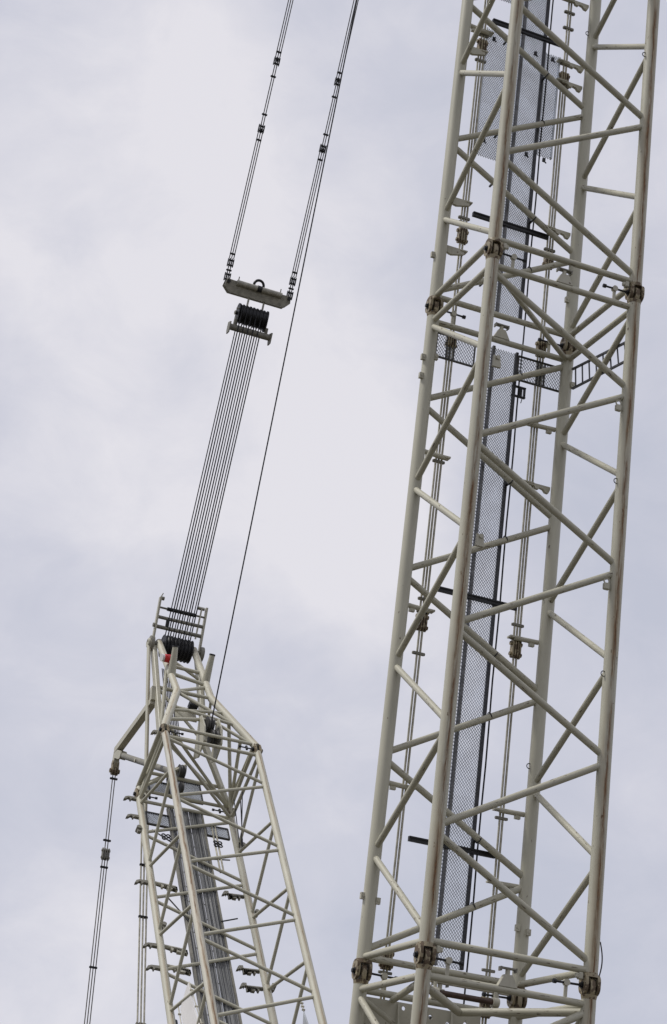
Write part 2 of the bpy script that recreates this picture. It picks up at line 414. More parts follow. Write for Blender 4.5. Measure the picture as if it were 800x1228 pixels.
for a in (.92, 1.92):
    bm = bmesh.new(); bm_rod(bm, P(a, 1.75, 11.46), P(a+.10, 1.75, 11.46), .075, 14); bm_rod(bm, P(a+.05, 1.75, 11.40), P(a+.05, 1.75, 11.28), .03, 8); torus(bm, P(a+.05, 1.75, 11.50), (0, 1, 0), .05, .015, 12, 6)
    obj('end_fitting', bm, M_PART, boom, True)
tube('rail', P(.9, 1.8, 11.30), P(2.2, 1.8, 11.30), .025, M_ROD, boom)
# tie straps where walkway hangs from the rear lacing
def lace_pt(k, t, s0):
    c0, c1 = ('C', 'A') if k % 2 == 0 else ('A', 'C')
    return pt(c0, s0+G1+k*H).lerp(pt(c1, s0+G1+(k+1)*H), t), (pt(c1, s0+G1+(k+1)*H)-pt(c0, s0+G1+k*H)).normalized()
for s0 in (-PER, 0):
    for k in range(0, 7):
        for a in (.88, 1.72) if s0 < 0 else (1.72,):
            t = (W-a)/W if k % 2 == 0 else a/W
            p_, d_ = lace_pt(k, t, s0); bm = bmesh.new(); torus(bm, p_, d_, .058, .010, 14, 5); bm_box(bm, p_+Vector((0, .13, 0)), (.03, .12, .03))
            obj('hanger_strap', bm, M_DARK, boom)

# ---- pendant bars lying along the rear face (they rest on the brackets: things of their own)
def bars(bm, a, b, z0, z1, n, r, gap):
    for i in range(n): bm_rod(bm, (a+(i-(n-1)/2)*gap, b, z0), (a+(i-(n-1)/2)*gap, b, z1), r, 8)
def coupling(bm, a, b, z, gap=.055, sc_=1.0):
    for i in range(-2, 2): bm_prism(bm, stadium(.11*sc_, -.16*sc_, .16*sc_), (a+(i+.5)*gap*.8, b, z), (0, 1, 0), (0, 0, 1), (1, 0, 0), .025*sc_)
    for dz in (-.09, .09): bm_rod(bm, (a-.11*sc_, b, z+dz*sc_), (a+.11*sc_, b, z+dz*sc_), .034*sc_, 10)
def collar(bm, a, b, z, w=.2):
    bm_box(bm, (a, b, z), (w, .06, .04)); bm_rod(bm, (a-w*.55, b, z), (a+w*.55, b, z), .022, 8)
for a, label, segs, cpl, clm in (
    (.44, 'string of thin cream pendant bars lying along the boom near its left rear corner tube', ((-PER, -5.65, 2), (-5.65, -1.64, 3), (-1.64, .43, 2), (.43, 5.57, 3), (5.57, SB-.1, 2)), (-5.65, -1.64, .43, 5.57, 11.0), (-5.9, -5.34, -2.0, -1.9, 2.72, 5.18, 5.4, 6.11, 11.2)),
    (2.15, 'string of thin cream pendant bars lying along the boom near its right rear corner tube', ((-PER, -5.55, 2), (-5.55, -1.68, 3), (-1.68, .10, 2), (.10, 5.65, 3), (5.65, SB-.1, 2)), (-5.55, -1.68, .10, 5.65, 11.45), (-7.06, -6.7, -5.89, -5.40, -1.9, .6, 5.23, 5.47, 8.49, 10.89))):
    t = thing('pendant_bars', label, 'pendant bars', BM @ Matrix.Translation((0, 0, 0)), 'pendant bar strings laid along the right boom')
    for s0, s1, n in segs:
        bm = bmesh.new(); bars(bm, a, YB+.04, SB-s1, SB-s0, n, .0195, .052); obj('rod', bm, M_ROD, t, True)
    for s in cpl:
        bm = bmesh.new(); coupling(bm, a, YB+.04, SB-s); obj('coupling', bm, M_LUG, t, True)
    for s in clm:
        bm = bmesh.new(); collar(bm, a, YB+.04, SB-s); obj('collar', bm, M_GREYP, t)
bm = bmesh.new(); prev = None
for i in range(41):
    s = -PER+i*(PER+SB-.2)/40; p_ = Vector((1.80+.006*math.sin(i*1.7), YW-.02, SB-s))
    if prev is not None: bm_rod(bm, prev, p_, .0155, 6)
    prev = p_
o = obj('cable', bm, M_BLACK, None, True); o.matrix_world = BM
tag(o, 'thin black cable running down along the right edge of the boom walkway', 'cable')

# ================================================================== REAR MAST
WT, DT, HT, GT = 2.2525, 1.852, 1.1323, .31
TX, TY, TZ = (.93395, .35739, .00207), (-.28831, .75683, -.58659), (-.2112, .54725, .80988)
ST = 14.0
tb = Vector((-3.425, 40.6889, 15.7022+CAM_H)) - Vector(TZ)*ST
TM = frame(tb, TX, TY, TZ)
mast = thing('crane_mast', 'smaller cream lattice mast leaning back with a narrowed pulley head, lower left', 'crane mast', TM)
def Q(a, b, s): return Vector((a, b, ST-s))
TC = {'P': (0, 0), 'R': (WT, 0), 'Q': (0, DT), 'S': (WT, DT)}
def tp(c, s): return Q(*TC[c], s)
RTC, RTB = .083, .037
for c in 'PQRS': chord_tube('chord', tp(c, ST-.01), tp(c, .12), RTC, {'P': M_MAST_R, 'R': M_MASTC}.get(c, M_MASTC), mast)
OFF = {'PR': (-.08, -.08), 'SQ': (0, 0), 'QP': (0, .10), 'RS': (.11, 0)}
for f_ in ('PR', 'SQ', 'QP', 'RS'):
    e, o = f_; oe, oo = OFF[f_]
    for k in range(11):
        c0, c1, x0, x1 = (e, o, oe, oo) if k % 2 == 0 else (o, e, oo, oe)
        g = .045
        tube('brace', tp(c0, GT+k*HT+x0+g), tp(c1, GT+(k+1)*HT+x1-g), RTB, M_MASTB, mast)
    for s in (-.20, .22): 
        if not (f_ == 'QP' and s < 0): tube('strut', tp(e, s), tp(o, s), RTB*1.08, M_MASTB, mast)
tube('frame_diagonal', tp('P', .22), tp('S', .22), RTB, M_MASTB, mast)
for c in 'PQRS':
    cen = tp(c, 0); bm = bmesh.new()
    for da in (-.06, .06): bm_prism(bm, stadium(.175, -.18, .18), cen+Vector((da, 0, 0)), (0, 1, 0), (0, 0, 1), (1, 0, 0), .04)
    fk = obj('fork', bm, M_LUG, mast, True)
    bm = bmesh.new(); bm_rod(bm, cen-Vector((.13, 0, 0)), cen+Vector((.13, 0, 0)), .045, 12); obj('pin', bm, M_BLACK, fk, True)
    sg = 1 if c in 'PQ' else -1
    bm = bmesh.new(); bm_rod(bm, cen+Vector((.12*sg, 0, .0)), cen+Vector((.42*sg, 0, 0)), .016, 8); bm_rod(bm, cen+Vector((.26*sg, 0, -.06)), cen+Vector((.26*sg, 0, .06)), .03, 8)
    bm_rod(bm, cen+Vector((.40*sg, 0, 0)), cen+Vector((.45*sg, 0, 0)), .03, 8); obj('pin_retractor', bm, M_DARK, mast, True)
# --- head: front chords bend in at the knee and rise to the pulley shaft
KN = (.69, .37, -2.41); TOP = (.655, .79, -5.25); KB = (.56, 1.375, -1.95); SH = (.50, .86, -5.15)
def mir(p, side): return Q(p[0] if side == 0 else WT-p[0], p[1], p[2])
for sd, (pf, qf) in enumerate((('P', 'Q'), ('R', 'S'))):
    chord_tube('head_chord', tp(pf, -.12), mir(KN, sd), .095, M_MASTC, mast)
    chord_tube('head_chord', mir(KN, sd), mir(TOP, sd), .088, M_MASTC, mast)
    tube('head_chord', tp(qf, -.10), mir(KB, sd), .083, M_MASTC, mast)
    bm = bmesh.new(); bm_bar(bm, mir(KB, sd), mir((.54, .90, -5.1), sd), .11, .22)        # flat box leg up to the shaft
    bmesh.ops.bevel(bm, geom=bm.edges[:], offset=.015, segments=1, affect='EDGES'); obj('box_leg', bm, M_PART, mast)
    bm = bmesh.new(); bmesh.ops.create_icosphere(bm, subdivisions=2, radius=.095, matrix=Matrix.Translation(mir(KN, sd))); obj('knee', bm, M_MASTC, mast, True)
    tube('strut', tp(pf, -.28), tp(qf, -.28), .055, M_MASTB, mast)
    tube('brace', mir(KN, sd), mir(KB, sd), .036, M_MASTB, mast)
    tube('brace', tp(qf, .1), mir((.42, .23, -1.45), sd), .045, M_MASTB, mast)
    tube('brace', mir((.67, .6, -3.9), sd), mir(KB, sd), .05, M_MASTB, mast)
    # boom-stop stub, a tapered tube with a dark cap
    b0, b1 = mir((.69, .55, -3.25), sd), mir((.646, -.043, -3.72), sd)
    st = tube('stub', b0, b1, .105, M_MASTB, mast, r1=.068, n=18)
    d_ = (b1-b0).normalized(); tube('stub_cap', b1, b1+d_*.035, .076, M_DARK, mast, n=18)
L0 = lambda t: Q(*[x*t for x in KN])                # along the left lower head chord
def hc(sd, t):                                        # point on a head chord, t from the joint to the knee
    p_ = tp('PR'[sd], -.06); return p_.lerp(mir(KN, sd), t)
def uc(sd, t): return mir(KN, sd).lerp(mir(TOP, sd), t)
for p_, q_, r_ in ((hc(0, 1), uc(1, .22), .055), (hc(0, 1), hc(1, 1), .055), (hc(0, .98), hc(1, .45), .055), (hc(0, .6), hc(1, .45), .05), (uc(0, .35), uc(1, .26), .06),
                   (uc(0, .52), uc(1, .5), .06), (hc(1, .7), hc(0, .5), .045), (hc(0, .25), Q(1.06, .10, -.95), .055), (Q(1.35, .10, -.95), hc(1, .05), .05), (Q(1.06, .10, -.95), Q(1.35, .10, -.95), .05),
                   (tp('S', -.1), Q(1.35, .95, -1.5), .055), (tp('S', -.1), hc(1, .32), .055), (tp('S', -.1), hc(1, .05), .055), (tp('Q', -.25), Q(1.0, 1.55, -1.0), .05),
                   (mir(KB, 0), mir(KB, 1), .07), (mir(KB, 0), tp('S', -.2), .05), (Q(.55, 1.1, -3.6), Q(WT-.55, 1.1, -3.6), .06), (Q(.55, 1.1, -3.6), mir(KB, 1), .05), (tp('Q', -.2), Q(1.1, 1.4, -.9), .05),
                   (hc(0, .15), tp('S', -.1), .05), (Q(.2, 1.6, -.6), Q(WT-.2, 1.6, -.6), .055), (uc(0, .75), Q(WT-.55, 1.0, -4.2), .05)):
    tube('brace', p_, q_, r_*.78, M_MASTB, mast)
bm = bmesh.new()                                     # triangular plates carrying the deflection pulleys
for a in (1.0, 1.42): bm_prism(bm, [(-.25, .30), (-.1, .36), (.55, -.35), (.3, -.62), (-.15, -.55), (-.3, -.2)], Q(a, .22, -.62), (0, 1, 0), (0, 0, 1), (1, 0, 0), .035)
obj('pulley_plate', bm, M_PART, mast)
def sheave(name, c, r, w, mat, parent, hub=True):
    bm = bmesh.new(); lathe(bm, [(r*.25, -w*.55), (r*.8, -w*.35), (r, -w*.5), (r, -w*.42), (r*.88, 0), (r, w*.42), (r, w*.5), (r*.8, w*.35), (r*.25, w*.55)], c, (1, 0, 0))
    return obj(name, bm, mat, parent, True)
for a, b, s, r in ((1.15, .08, -.74, .20), (1.24, .08, -.74, .20), (1.22, .14, -.36, .18), (1.32, .14, -.36, .18), (.96, 1.5, -.75, .17), (1.04, 1.5, -.75, .17), (1.02, 1.7, -.38, .15)): sheave('deflection_pulley', Q(a, b, s), r, .07, M_RODDK, mast)
# shaft and pulley set
SHC = Vector((0, .84, ST+5.18))
tube('shaft', Vector((.42, SHC.y, SHC.z)), Vector((WT-.42, SHC.y, SHC.z)), .085, M_GREYP, mast)
for a in (.46, WT-.46):
    bm = bmesh.new(); lathe(bm, [(.10, -.05), (.20, -.045), (.20, .045), (.10, .05)], (a, SHC.y, SHC.z), (1, 0, 0))
    for i in range(6): bm_rod(bm, Vector((a-.06, SHC.y+.13*math.cos(i*1.047), SHC.z+.13*math.sin(i*1.047))), Vector((a+.06, SHC.y+.13*math.cos(i*1.047), SHC.z+.13*math.sin(i*1.047))), .02, 6)
    obj('shaft_flange', bm, M_GREYP, mast, True)
NF = 8; SA = [.80+i*(.66/(NF-1)) for i in range(NF)]
for a in SA: sheave('head_pulley', (a, SHC.y, SHC.z), .30, .088, M_DARK, mast)
RD = Vector((0, -.852, .523)).normalized()           # the way the hoist ropes leave the head, in mast axes
RN = Vector((0, RD.z, -RD.y))                        # square to them, in the same upright plane
# rope guard frame above the pulleys
gp = [Vector((.50, SHC.y-.1, SHC.z+.15)), Vector((WT-.50, SHC.y-.1, SHC.z+.15))]
gd = Vector((0, -.78, .70)).normalized()
gf = None
for p_, q_, w_, t_ in ((gp[0]-gd*.25, gp[0]+gd*1.06, .05, .11), (gp[1]-gd*.25, gp[1]+gd*1.06, .05, .11), (gp[1]+Vector((-.16, 0, 0))+gd*.2, gp[1]+Vector((-.13, 0, 0))+gd*1.0, .035, .05)):
    bm = bmesh.new(); bm_bar(bm, p_, q_, w_, t_)
    if gf is None: gf = obj('rope_guard', bm, M_PART, mast)
    else: obj('guard_post', bm, M_PART, gf)
for t, r_ in ((.30, .05), (.55, .045), (.80, .026)):
    tube('guard_bar', gp[0]+gd*t, gp[1]+gd*t, r_, M_GREYP, gf, n=10)
tube('guard_roller', gp[0].lerp(gp[1], .18)+gd*.80, gp[0].lerp(gp[1], .80)+gd*.80, .05, M_BLACK, gf, n=12)
bm = bmesh.new(); bm_rod(bm, gp[0]+gd*1.05, gp[0]+gd*1.15+Vector((.06, 0, .05)), .014, 6); bm_rod(bm, gp[0]+gd*1.04, gp[0]+gd*1.04+Vector((.10, 0, 0)), .05, 10)
obj('guard_fitting', bm, M_GREYP, gf); bm = bmesh.new(); bm_box(bm, gp[1]+gd*1.0+Vector((-.14, 0, .02)), (.18, .06, .07)); obj('guard_fitting', bm, M_GREYP, gf); bm = bmesh.new(); bm_rod(bm, gp[0]+gd*.32+Vector((-.07, 0, 0)), gp[0]+gd*.32+Vector((-.02, 0, 0)), .055, 10)
obj('guard_fitting', bm, M_GREYP, gf)
bm = bmesh.new(); bm_rod(bm, gp[0]+Vector((.30, 0, 0))+gd*.30, gp[0]+Vector((.30, 0, 0))+gd*.58, .05, 8); obj('guard_weight', bm, M_BLACK, gf)
# red lamp on the left head chord
bm = bmesh.new(); lc = Q(.625, .36, -3.80); lathe(bm, [(.03, -.13), (.10, -.12), (.11, .05), (.06, .12), (.02, .14)], lc, (1, 0, .1)); lp = obj('warning_lamp', bm, M_RED, mast, True)
bm = bmesh.new(); bm_rod(bm, lc+Vector((-.20, 0, -.02)), lc+Vector((-.12, 0, 0)), .10, 12, .085); bm_rod(bm, lc+Vector((.02, 0, -.10)), lc+Vector((.02, 0, -.24)), .02, 6); obj('lamp_base', bm, M_WHITE, lp, True)
bm = bmesh.new(); bm_box(bm, Q(1.40, 1.05, -3.0), (.22, .2, .18)); bmesh.ops.bevel(bm, geom=bm.edges[:], offset=.02, segments=1, affect='EDGES'); obj('junction_box', bm, M_DARK, mast)
bm = bmesh.new()
for i in range(8): bm_rod(bm, Q(.80+i*.04, 1.15, -4.6), Q(.72+i*.04, 1.3, -1.6), .014, 6)
obj('cable_bundle', bm, M_RODDK, mast)
bm = bmesh.new(); bm_box(bm, Q(1.25, 1.25, -2.9), (.55, .05, .5)); obj('service_plate', bm, M_PART, mast)
# outrigger A-frame on the back of the head
tip = Q(.45, 3.80, -4.45)
root_u = Q(.48, 1.16, -3.15); root_l = Q(.72, 1.30, -.35)
bm = bmesh.new(); pts = [root_u+Vector((0, -.05, .40)), root_u+Vector((0, .12, .06)), root_u.lerp(tip, .25), tip+Vector((0, -.06, .02))]
for p_, q_ in zip(pts, pts[1:]): bm_bar(bm, p_, q_, .16, .17, Vector((1, 0, 0)))
bm_bar(bm, tip+Vector((0, -.10, .02)), tip+Vector((0, .30, -.38)), .17, .14, Vector((1, 0, 0)))
orr = obj('outrigger', bm, M_PART, mast)
tube('outrigger_bar', tip+(root_l-tip)*.12, root_l, .078, M_GREYP, orr)
for da in (-.07, .07):
    bm = bmesh.new(); bm_prism(bm, stadium(.22, -.30, .25), tip+(root_l-tip)*.08+Vector((da, 0, 0)), (root_l-tip).normalized().cross(Vector((1, 0, 0))), (root_l-tip).normalized(), (1, 0, 0), .035); obj('outrigger_lug', bm, M_PART, orr, True)
bm = bmesh.new(); bm_rod(bm, tip+(root_l-tip)*.4-Vector((.1, 0, 0)), tip+(root_l-tip)*.4+Vector((.1, 0, 0)), .05, 10)
obj('bar_pin', bm, M_PART, orr, True)
# hooks that hold pendant bars when the mast is lowered
def hook(a, b, s, sg, L, name='bar_hook', mat=None):
    pts = [(0, .05), (L*.72, .03), (L, -.03), (L+.05, -.17), (L-.01, -.15), (L-.08, -.05), (L*.62, -.06), (L*.58, -.15), (L*.50, -.14), (L*.42, -.07), (0, -.08)]
    bm = bmesh.new(); bm_prism(bm, [(x*.92, y*.7) for x, y in pts], Q(a, b, s), (sg, 0, 0), (0, 0, 1), (0, 1, 0), .07); obj(name, bm, mat or M_GREYP, mast)
def rest(a, b, s, sg, L, mat=None):
    bm = bmesh.new(); p_ = Q(a, b, s); bm_rod(bm, p_, p_+Vector((sg*L, 0, -.03)), .042, 10)
    bm_prism(bm, [(0, -.04), (L*.28, -.04), (L*.30, -.15), (L*.38, -.15), (L*.42, -.06), (L*.55, -.06), (L*.57, -.17), (L*.80, -.17), (L*.83, -.05), (L, -.05), (L*1.05, -.04), (L*1.06, -.18), (L, -.18), (L*.98, -.10), (L*.9, -.04)], p_, (sg, 0, 0), (0, 0, .85), (0, 1, 0), .075)
    obj('bar_rest', bm, mat or M_PART, mast, True)
for s in (.16, .84, 3.16, 5.20, 5.88, 8.2, 10.3): hook(-.07, DT+.02, s, -1, .30)
for s in (3.10, 5.15, 5.75, 8.1): rest(.09, DT+.04, s, 1, .48)
for s in (3.0, 5.42, 5.95, 8.3):
    rest(WT-.07, DT+.04, s, -1, .36, M_GREYP); hook(WT-.44, DT+.04, s-.03, -1, .13)
hook(.04, .42, -.52, -1, .16)
for a, s in ((-.13, 1.32), (WT+.14, 1.2), (WT+.15, 5.9), (.13, 4.55), (WT+.13, 3.55)):
    bm = bmesh.new(); bm_rod(bm, Q(a, DT-.08, s), Q(a, DT+.08, s), .055, 10); bm_box(bm, Q(a*.98, DT, s+.07), (.07, .08, .12)); obj('chord_lug', bm, M_GREYP, mast)
# mast walkway: dark grating of close longitudinal bars on the rear face
YM = DT+.06
bm = bmesh.new(); rr = random.Random(3)
for i in range(23):
    a = .72+i*.036+rr.uniform(-.007, .007); bm_box(bm, Q(a, YM+rr.uniform(-.01, .01), (.2+ST-.45)/2), (  .018+rr.random()*.012, .035, ST-.65))
for j in range(27): bm_box(bm, Q(1.115, YM+.022, .47+j*.5), (.82, .008, .03))
mb, nt_, b_ = new_mat('bar_grating', .5, .3)
tc_ = N(nt_, 'ShaderNodeTexCoord'); mp_ = N(nt_, 'ShaderNodeMapping'); mp_.inputs['Scale'].default_value = (28, 1, .25); nz_ = N(nt_, 'ShaderNodeTexNoise', Scale=1.0, Detail=3)
nt_.links.new(tc_.outputs['Object'], mp_.inputs['Vector']); nt_.links.new(mp_.outputs[0], nz_.inputs['Vector'])
nt_.links.new(ramp(nt_, nz_.outputs['Fac'], .36, .64, (.03, .032, .034, 1), (.36, .36, .35, 1)), b_.inputs['Base Color'])
mw = obj('walkway', bm, mb, mast)
for a in (.70, 1.53):
    bm = bmesh.new(); bm_box(bm, Q(a, YM, (.2+ST-.45)/2), (.035, .10, ST-.65)); obj('stringer', bm, M_GREYP, mw)
for a0, a1, s0, s1 in ((.13, .68, .55, .98), (1.56, 2.12, .60, .98), (.30, .78, -.72, -.26), (.80, 1.62, -.95, -.22)):
    bm = bmesh.new(); expanded(bm, a0, a1, ST-s1, ST-s0, DT+.06, pitch=.034, cell=.055, w=.0085)
    pf = obj('platform', bm, M_GALV, mast); bm = bmesh.new()
    for s in (s0, s1): bm_box(bm, Q((a0+a1)/2, DT+.05, s), (a1-a0, .05, .028))
    for a in (a0, a1): bm_box(bm, Q(a, DT+.05, (s0+s1)/2), (.028, .05, s1-s0))
    obj('platform_frame', bm, M_RODDK, pf)
for a, s in ((.52, 1.42), (1.78, 1.30)):             # four-hole guide rollers
    bm = bmesh.new(); o = Q(a, DT, s)
    for dx in (-.055, .055):
        for dz in (-.055, .055): torus(bm, o+Vector((dx, 0, dz)), (0, 1, 0), .045, .016, 12, 5)
    obj('guide_roller', bm, M_DARK, mast)
for p_, q_ in ((Q(1.50, DT-.02, 1.95), Q(2.05, DT+.1, 1.68)), (Q(.2, DT, 1.25), Q(.62, DT-.1, 1.75)), (Q(.35, DT, 3.6), Q(.75, DT-.02, 4.3)), (Q(1.5, DT, 4.05), Q(1.9, DT, 3.85))):
    tube('thin_bar', p_, q_, .016, M_DARK, mast, n=6)
for i in range(4): 
    tube('conduit', Q(WT-.02+.05*(i % 2), DT-.35-.25*i, -.05+.1*i), Q(WT-.02+.05*(i % 2), DT-.15-.05*i, 1.5), .013, M_DARK, mast, n=6) if i < 3 else None
bm = bmesh.new()
for a in (1.72, 1.80): bm_rod(bm, Q(a, DT+.03, .6), Q(a, DT+.03, 2.3), .022, 8)
obj('rod_stub', bm, M_ROD, mast)

# ================================================================== THINGS HANGING ROUND THE MAST HEAD
def TW(v): return TM @ v                              # mast axes to world
def inmast(o): o.matrix_world = TM @ o.matrix_basis; return o
mid = WT/2
BC = Vector((mid, -7.19, ST+10.09))                   # middle of the equaliser beam
EX = Vector((1, 0, 0))
# local x across, z up the ropes
EM = TM @ frame(BC, EX, RD.cross(EX), RD)
M_BEAMP = plain('beam_plate_grey', (.26, .245, .195), .5)
beam = thing('equaliser_beam', 'long grey flat-sided beam with a lifting ring on top, hanging between two pendants', 'equaliser beam', EM)
bm = bmesh.new()
hexa = [(-.88, .17), (-.70, .16), (.70, .16), (.88, .17), (.90, -.02), (.76, -.17), (-.76, -.17), (-.92, -.02)]
bm.free()
for dy in (-.10, .10):
    bm = bmesh.new(); bm_prism(bm, hexa, (0, dy, 0), (1, 0, 0), (0, 0, 1), (0, 1, 0), .03); obj('side_plate', bm, M_BEAMP, beam)
M_BEAMT = plain('beam_tube_grey', (.36, .345, .29), .5)
tube('tube', Vector((-.62, -.14, .12)), Vector((.62, -.14, .12)), .072, M_BEAMT, beam)
bm = bmesh.new(); bm_rod(bm, (-.06, -.14, .12), (.06, -.14, .12), .085, 14); obj('band', bm, M_DARK, beam, True)
bm = bmesh.new(); torus(bm, (0, 0, .24), (0, 1, 0), .13, .036, 24, 8, -.35, math.pi+.35); obj('lifting_ring', bm, M_BLACK, beam, True)
for a in (-.58, .58):
    bm = bmesh.new(); bm_rod(bm, (a, -.1, .18), (a, -.1, .29), .014, 6); obj('peg', bm, M_GREYP, beam)
for a in (-.84, .84):
    bm = bmesh.new(); bm_rod(bm, (a, -.15, .10), (a, .15, .10), .05, 10); obj('end_pin', bm, M_DARK, beam, True)

block = thing('pulley_block', 'black block of eight pulleys with a cross tube, hung under the grey beam', 'pulley block', EM @ Matrix.Translation((0, 0, -.62)))
for a in SA:
    bm = bmesh.new(); r = .26; w = .088
    lathe(bm, [(r*.25, -w*.55), (r*.8, -w*.35), (r, -w*.5), (r, -w*.42), (r*.88, 0), (r, w*.42), (r, w*.5), (r*.8, w*.35), (r*.25, w*.55)], (a-mid, 0, 0), (1, 0, 0)); obj('pulley', bm, M_BLACK, block, True)
bm = bmesh.new(); bm_rod(bm, (-.46, 0, 0), (.44, 0, 0), .05, 12)
obj('axle', bm, M_DARK, block, True)
for a in (-.385, .39):
    bm = bmesh.new(); bm_prism(bm, stadium(.34, -.30, .27), (a, 0, 0), (0, 1, 0), (0, 0, 1), (1, 0, 0), .03); obj('cheek_plate', bm, M_DARK, block, True)
for a in (-.20, .22):
    bm = bmesh.new(); bm_bar(bm, (a, -.06, .10), (a, -.06, .60), .04, .05); obj('hanger', bm, M_BEAMT, block)
ct = tube('guard_tube', Vector((-.56, -.12, -.42)), Vector((.56, -.12, -.42)), .085, M_GREYP, block)
for sg in (-1, 1):
    bm = bmesh.new(); bm_prism(bm, [(-.12, .12), (.10, .12), (.10, -.10), (.05, -.20), (-.12, -.16)], (sg*.57, -.12, -.42), (0, 1, 0), (0, 0, 1), (1, 0, 0), .03)
    obj('end_plate', bm, M_GREYP, block)
    bm = bmesh.new(); bm_rod(bm, (sg*.43, -.12, -.36), (sg*.43, -.12, -.20), .045, 10); obj('stop_post', bm, M_GREYP, block)
bm = bmesh.new(); torus(bm, (-.46, 0, 0), (1, 0, 0), .05, .012, 12, 6); bm_rod(bm, (-.47, -.1, .1), (-.40, -.1, .1), .02, 6); bm_rod(bm, (-.42, -.05, -.10), (-.42, -.05, -.35), .012, 6); obj('axle_keeper', bm, M_BEAMT, block)

# rope falls between the block and the mast head (each pulley carries a front and a back part)
p_bl = Vector((0, BC.y, BC.z))-RD*.62
k = 0
RX = [.775+.067*i for i in range(11)]
for i, a in enumerate(RX):
    fr = (.24 if i % 2 else -.24); a -= fr*.27
    p0 = Vector((a, 0, 0))+p_bl-RN*fr; p1 = Vector((a, SHC.y, SHC.z))-RN*fr*1.1
    bm = bmesh.new(); bm_rod(bm, (0, 0, 0), p1-p0, .0165 if i % 3 else .014, 6)
    o = obj('hoist_rope', bm, M_ROPE, None, True); o.matrix_world = TM @ Matrix.Translation(p0)
    tag(o, 'taut black hoist rope, one of the close parallel row between pulley block and mast head', 'rope', 'parallel hoist ropes from block to mast head')
# thin single rope to the deflection pulley
p0, p1 = Vector((1.20, -.12, ST+.74)), Vector((1.126, -14.928, ST+11.175)); p1 = p0+(p1-p0)*1.5
bm = bmesh.new(); bm_rod(bm, (0, 0, 0), p1-p0, .017, 6); o = obj('single_rope', bm, M_ROPE, None, True); o.matrix_world = TM @ Matrix.Translation(p0)
tag(o, 'long thin black rope running alone past the beam to the mast head', 'rope')

def pendant(label, base_, dirv, xdir, L, segs, cpl, clm, gap, r, mat, cs=1.0, extra=None, group='hanging pendant bar strings by the mast'):
    z = dirv.normalized(); x = (xdir-z*xdir.dot(z)).normalized(); y = z.cross(x)
    t = thing('hanging_pendant', label, 'pendant bars', TM @ frame(base_, x, y, z), group)
    for z0, z1, n in segs:
        bm = bmesh.new(); bars(bm, 0, 0, z0, z1, n, r, gap); obj('rod', bm, mat, t, True)
    for z_ in cpl:
        bm = bmesh.new(); coupling(bm, 0, 0, z_, gap, cs); obj('coupling', bm, M_DARK if mat is M_RODDK else M_GREYP, t, True)
    for z_ in clm:
        bm = bmesh.new(); collar(bm, 0, 0, z_, .18*cs); obj('collar', bm, M_DARK, t)
    return t
for sg, lab in ((-1, 'thin dark pendant bars rising from the left end of the hanging beam'), (1, 'thin dark pendant bars rising from the right end of the hanging beam')):
    pendant(lab, BC+EX*sg*.87+RD*.10, RD+Vector((.0, 0, .0)), EX, 14, ((.05, .62, 2), (.62, 4.16, 3), (4.16, 6.02, 2), (6.02, 15, 3)), (.12, .50, 4.16, 6.02), (.30, .74, 3.85, 4.55, 5.6, 6.28),   .058, .0135, M_RODDK, .72, group='two pendants holding the hanging beam')
# pendant below the outrigger
pb = Vector((.45, 7.45, ST-1.45)); d_ = pb-tip; LL = d_.length
def tt(y): return (y-903)/(1228-903)*LL
pd = pendant('slack grey pendant bars hanging from the outrigger tip, far left', tip+d_*.03, d_, EX, LL, ((.1, tt(1024), 2), (tt(1024), LL*1.7, 3)), (tt(1021), ), (tt(926), tt(1004), tt(1037), tt(1156), LL*1.3), .065, .0135, plain('grey_brown_rod', (.15, .14, .12), .5, .2), 1.0)
bm = bmesh.new()
for i in (-1, 0, 1): bm_prism(bm, stadium(.16, -.05, .34), (i*.065, 0, .05), (0, 1, 0), (0, 0, 1), (1, 0, 0), .04)
bm_rod(bm, (-.13, 0, .28), (.13, 0, .28), .06, 10); obj('socket', bm, M_LUG, pd, True)
# stay from the left end of the head shaft straight down
h0 = Vector((.40, SHC.y, SHC.z)); h1 = Vector((.35, 4.12, ST-4.95)); d_ = h1-h0; LL = d_.length
def tt(y): return (y-771)/(1228-771)*LL
z = d_.normalized()
pd = pendant('straight pale stay hanging from the left end of the mast head shaft, passing the outrigger', h0, d_, EX, LL, ((tt(1000), LL*1.5, 3), ), (LL*1.02, ), (tt(1117), tt(1058), LL*1.3), .075, .021, M_ROD, 1.1)
tube('tube', (0, 0, .0), (0, 0, tt(1002)), .05, M_MASTC, pd)
bm = bmesh.new(); torus(bm, (0, 0, 0), (1, 0, 0), .09, .045, 16, 8); obj('eye', bm, M_PART, pd, True)

# ================================================================== SMALL THINGS ON THE MAST FOOT
def sheet(name, pts, a, mat, label, lines):
    bm = bmesh.new(); bm_prism(bm, [(b, -s) for b, s in pts], (a, 0, ST), (0, 1, 0), (0, 0, 1), (1, 0, 0), .03)
    bmesh.ops.bevel(bm, geom=bm.edges[:], offset=.006, segments=1, affect='EDGES')
    t = thing(name, label, 'sheet', TM @ Matrix.Translation((0, 0, 0)))
    obj('panel', bm, mat, t)
    for l in lines:
        bm = bmesh.new()
        for p_, q_ in zip(l, l[1:]): bm_rod(bm, (a, p_[0], ST-p_[1]), (a, q_[0], ST-q_[1]), .012, 6)
        for i in range(4):
            t_ = (i+.5)/4; bm_rod(bm, (a-.03, l[0][0]+(l[-1][0]-l[0][0])*t_, ST-(l[0][1]+(l[-1][1]-l[0][1])*t_)), (a+.03, l[0][0]+(l[-1][0]-l[0][0])*t_, ST-(l[0][1]+(l[-1][1]-l[0][1])*t_)), .022, 6)
        obj('edge_line', bm, M_ROD, t)
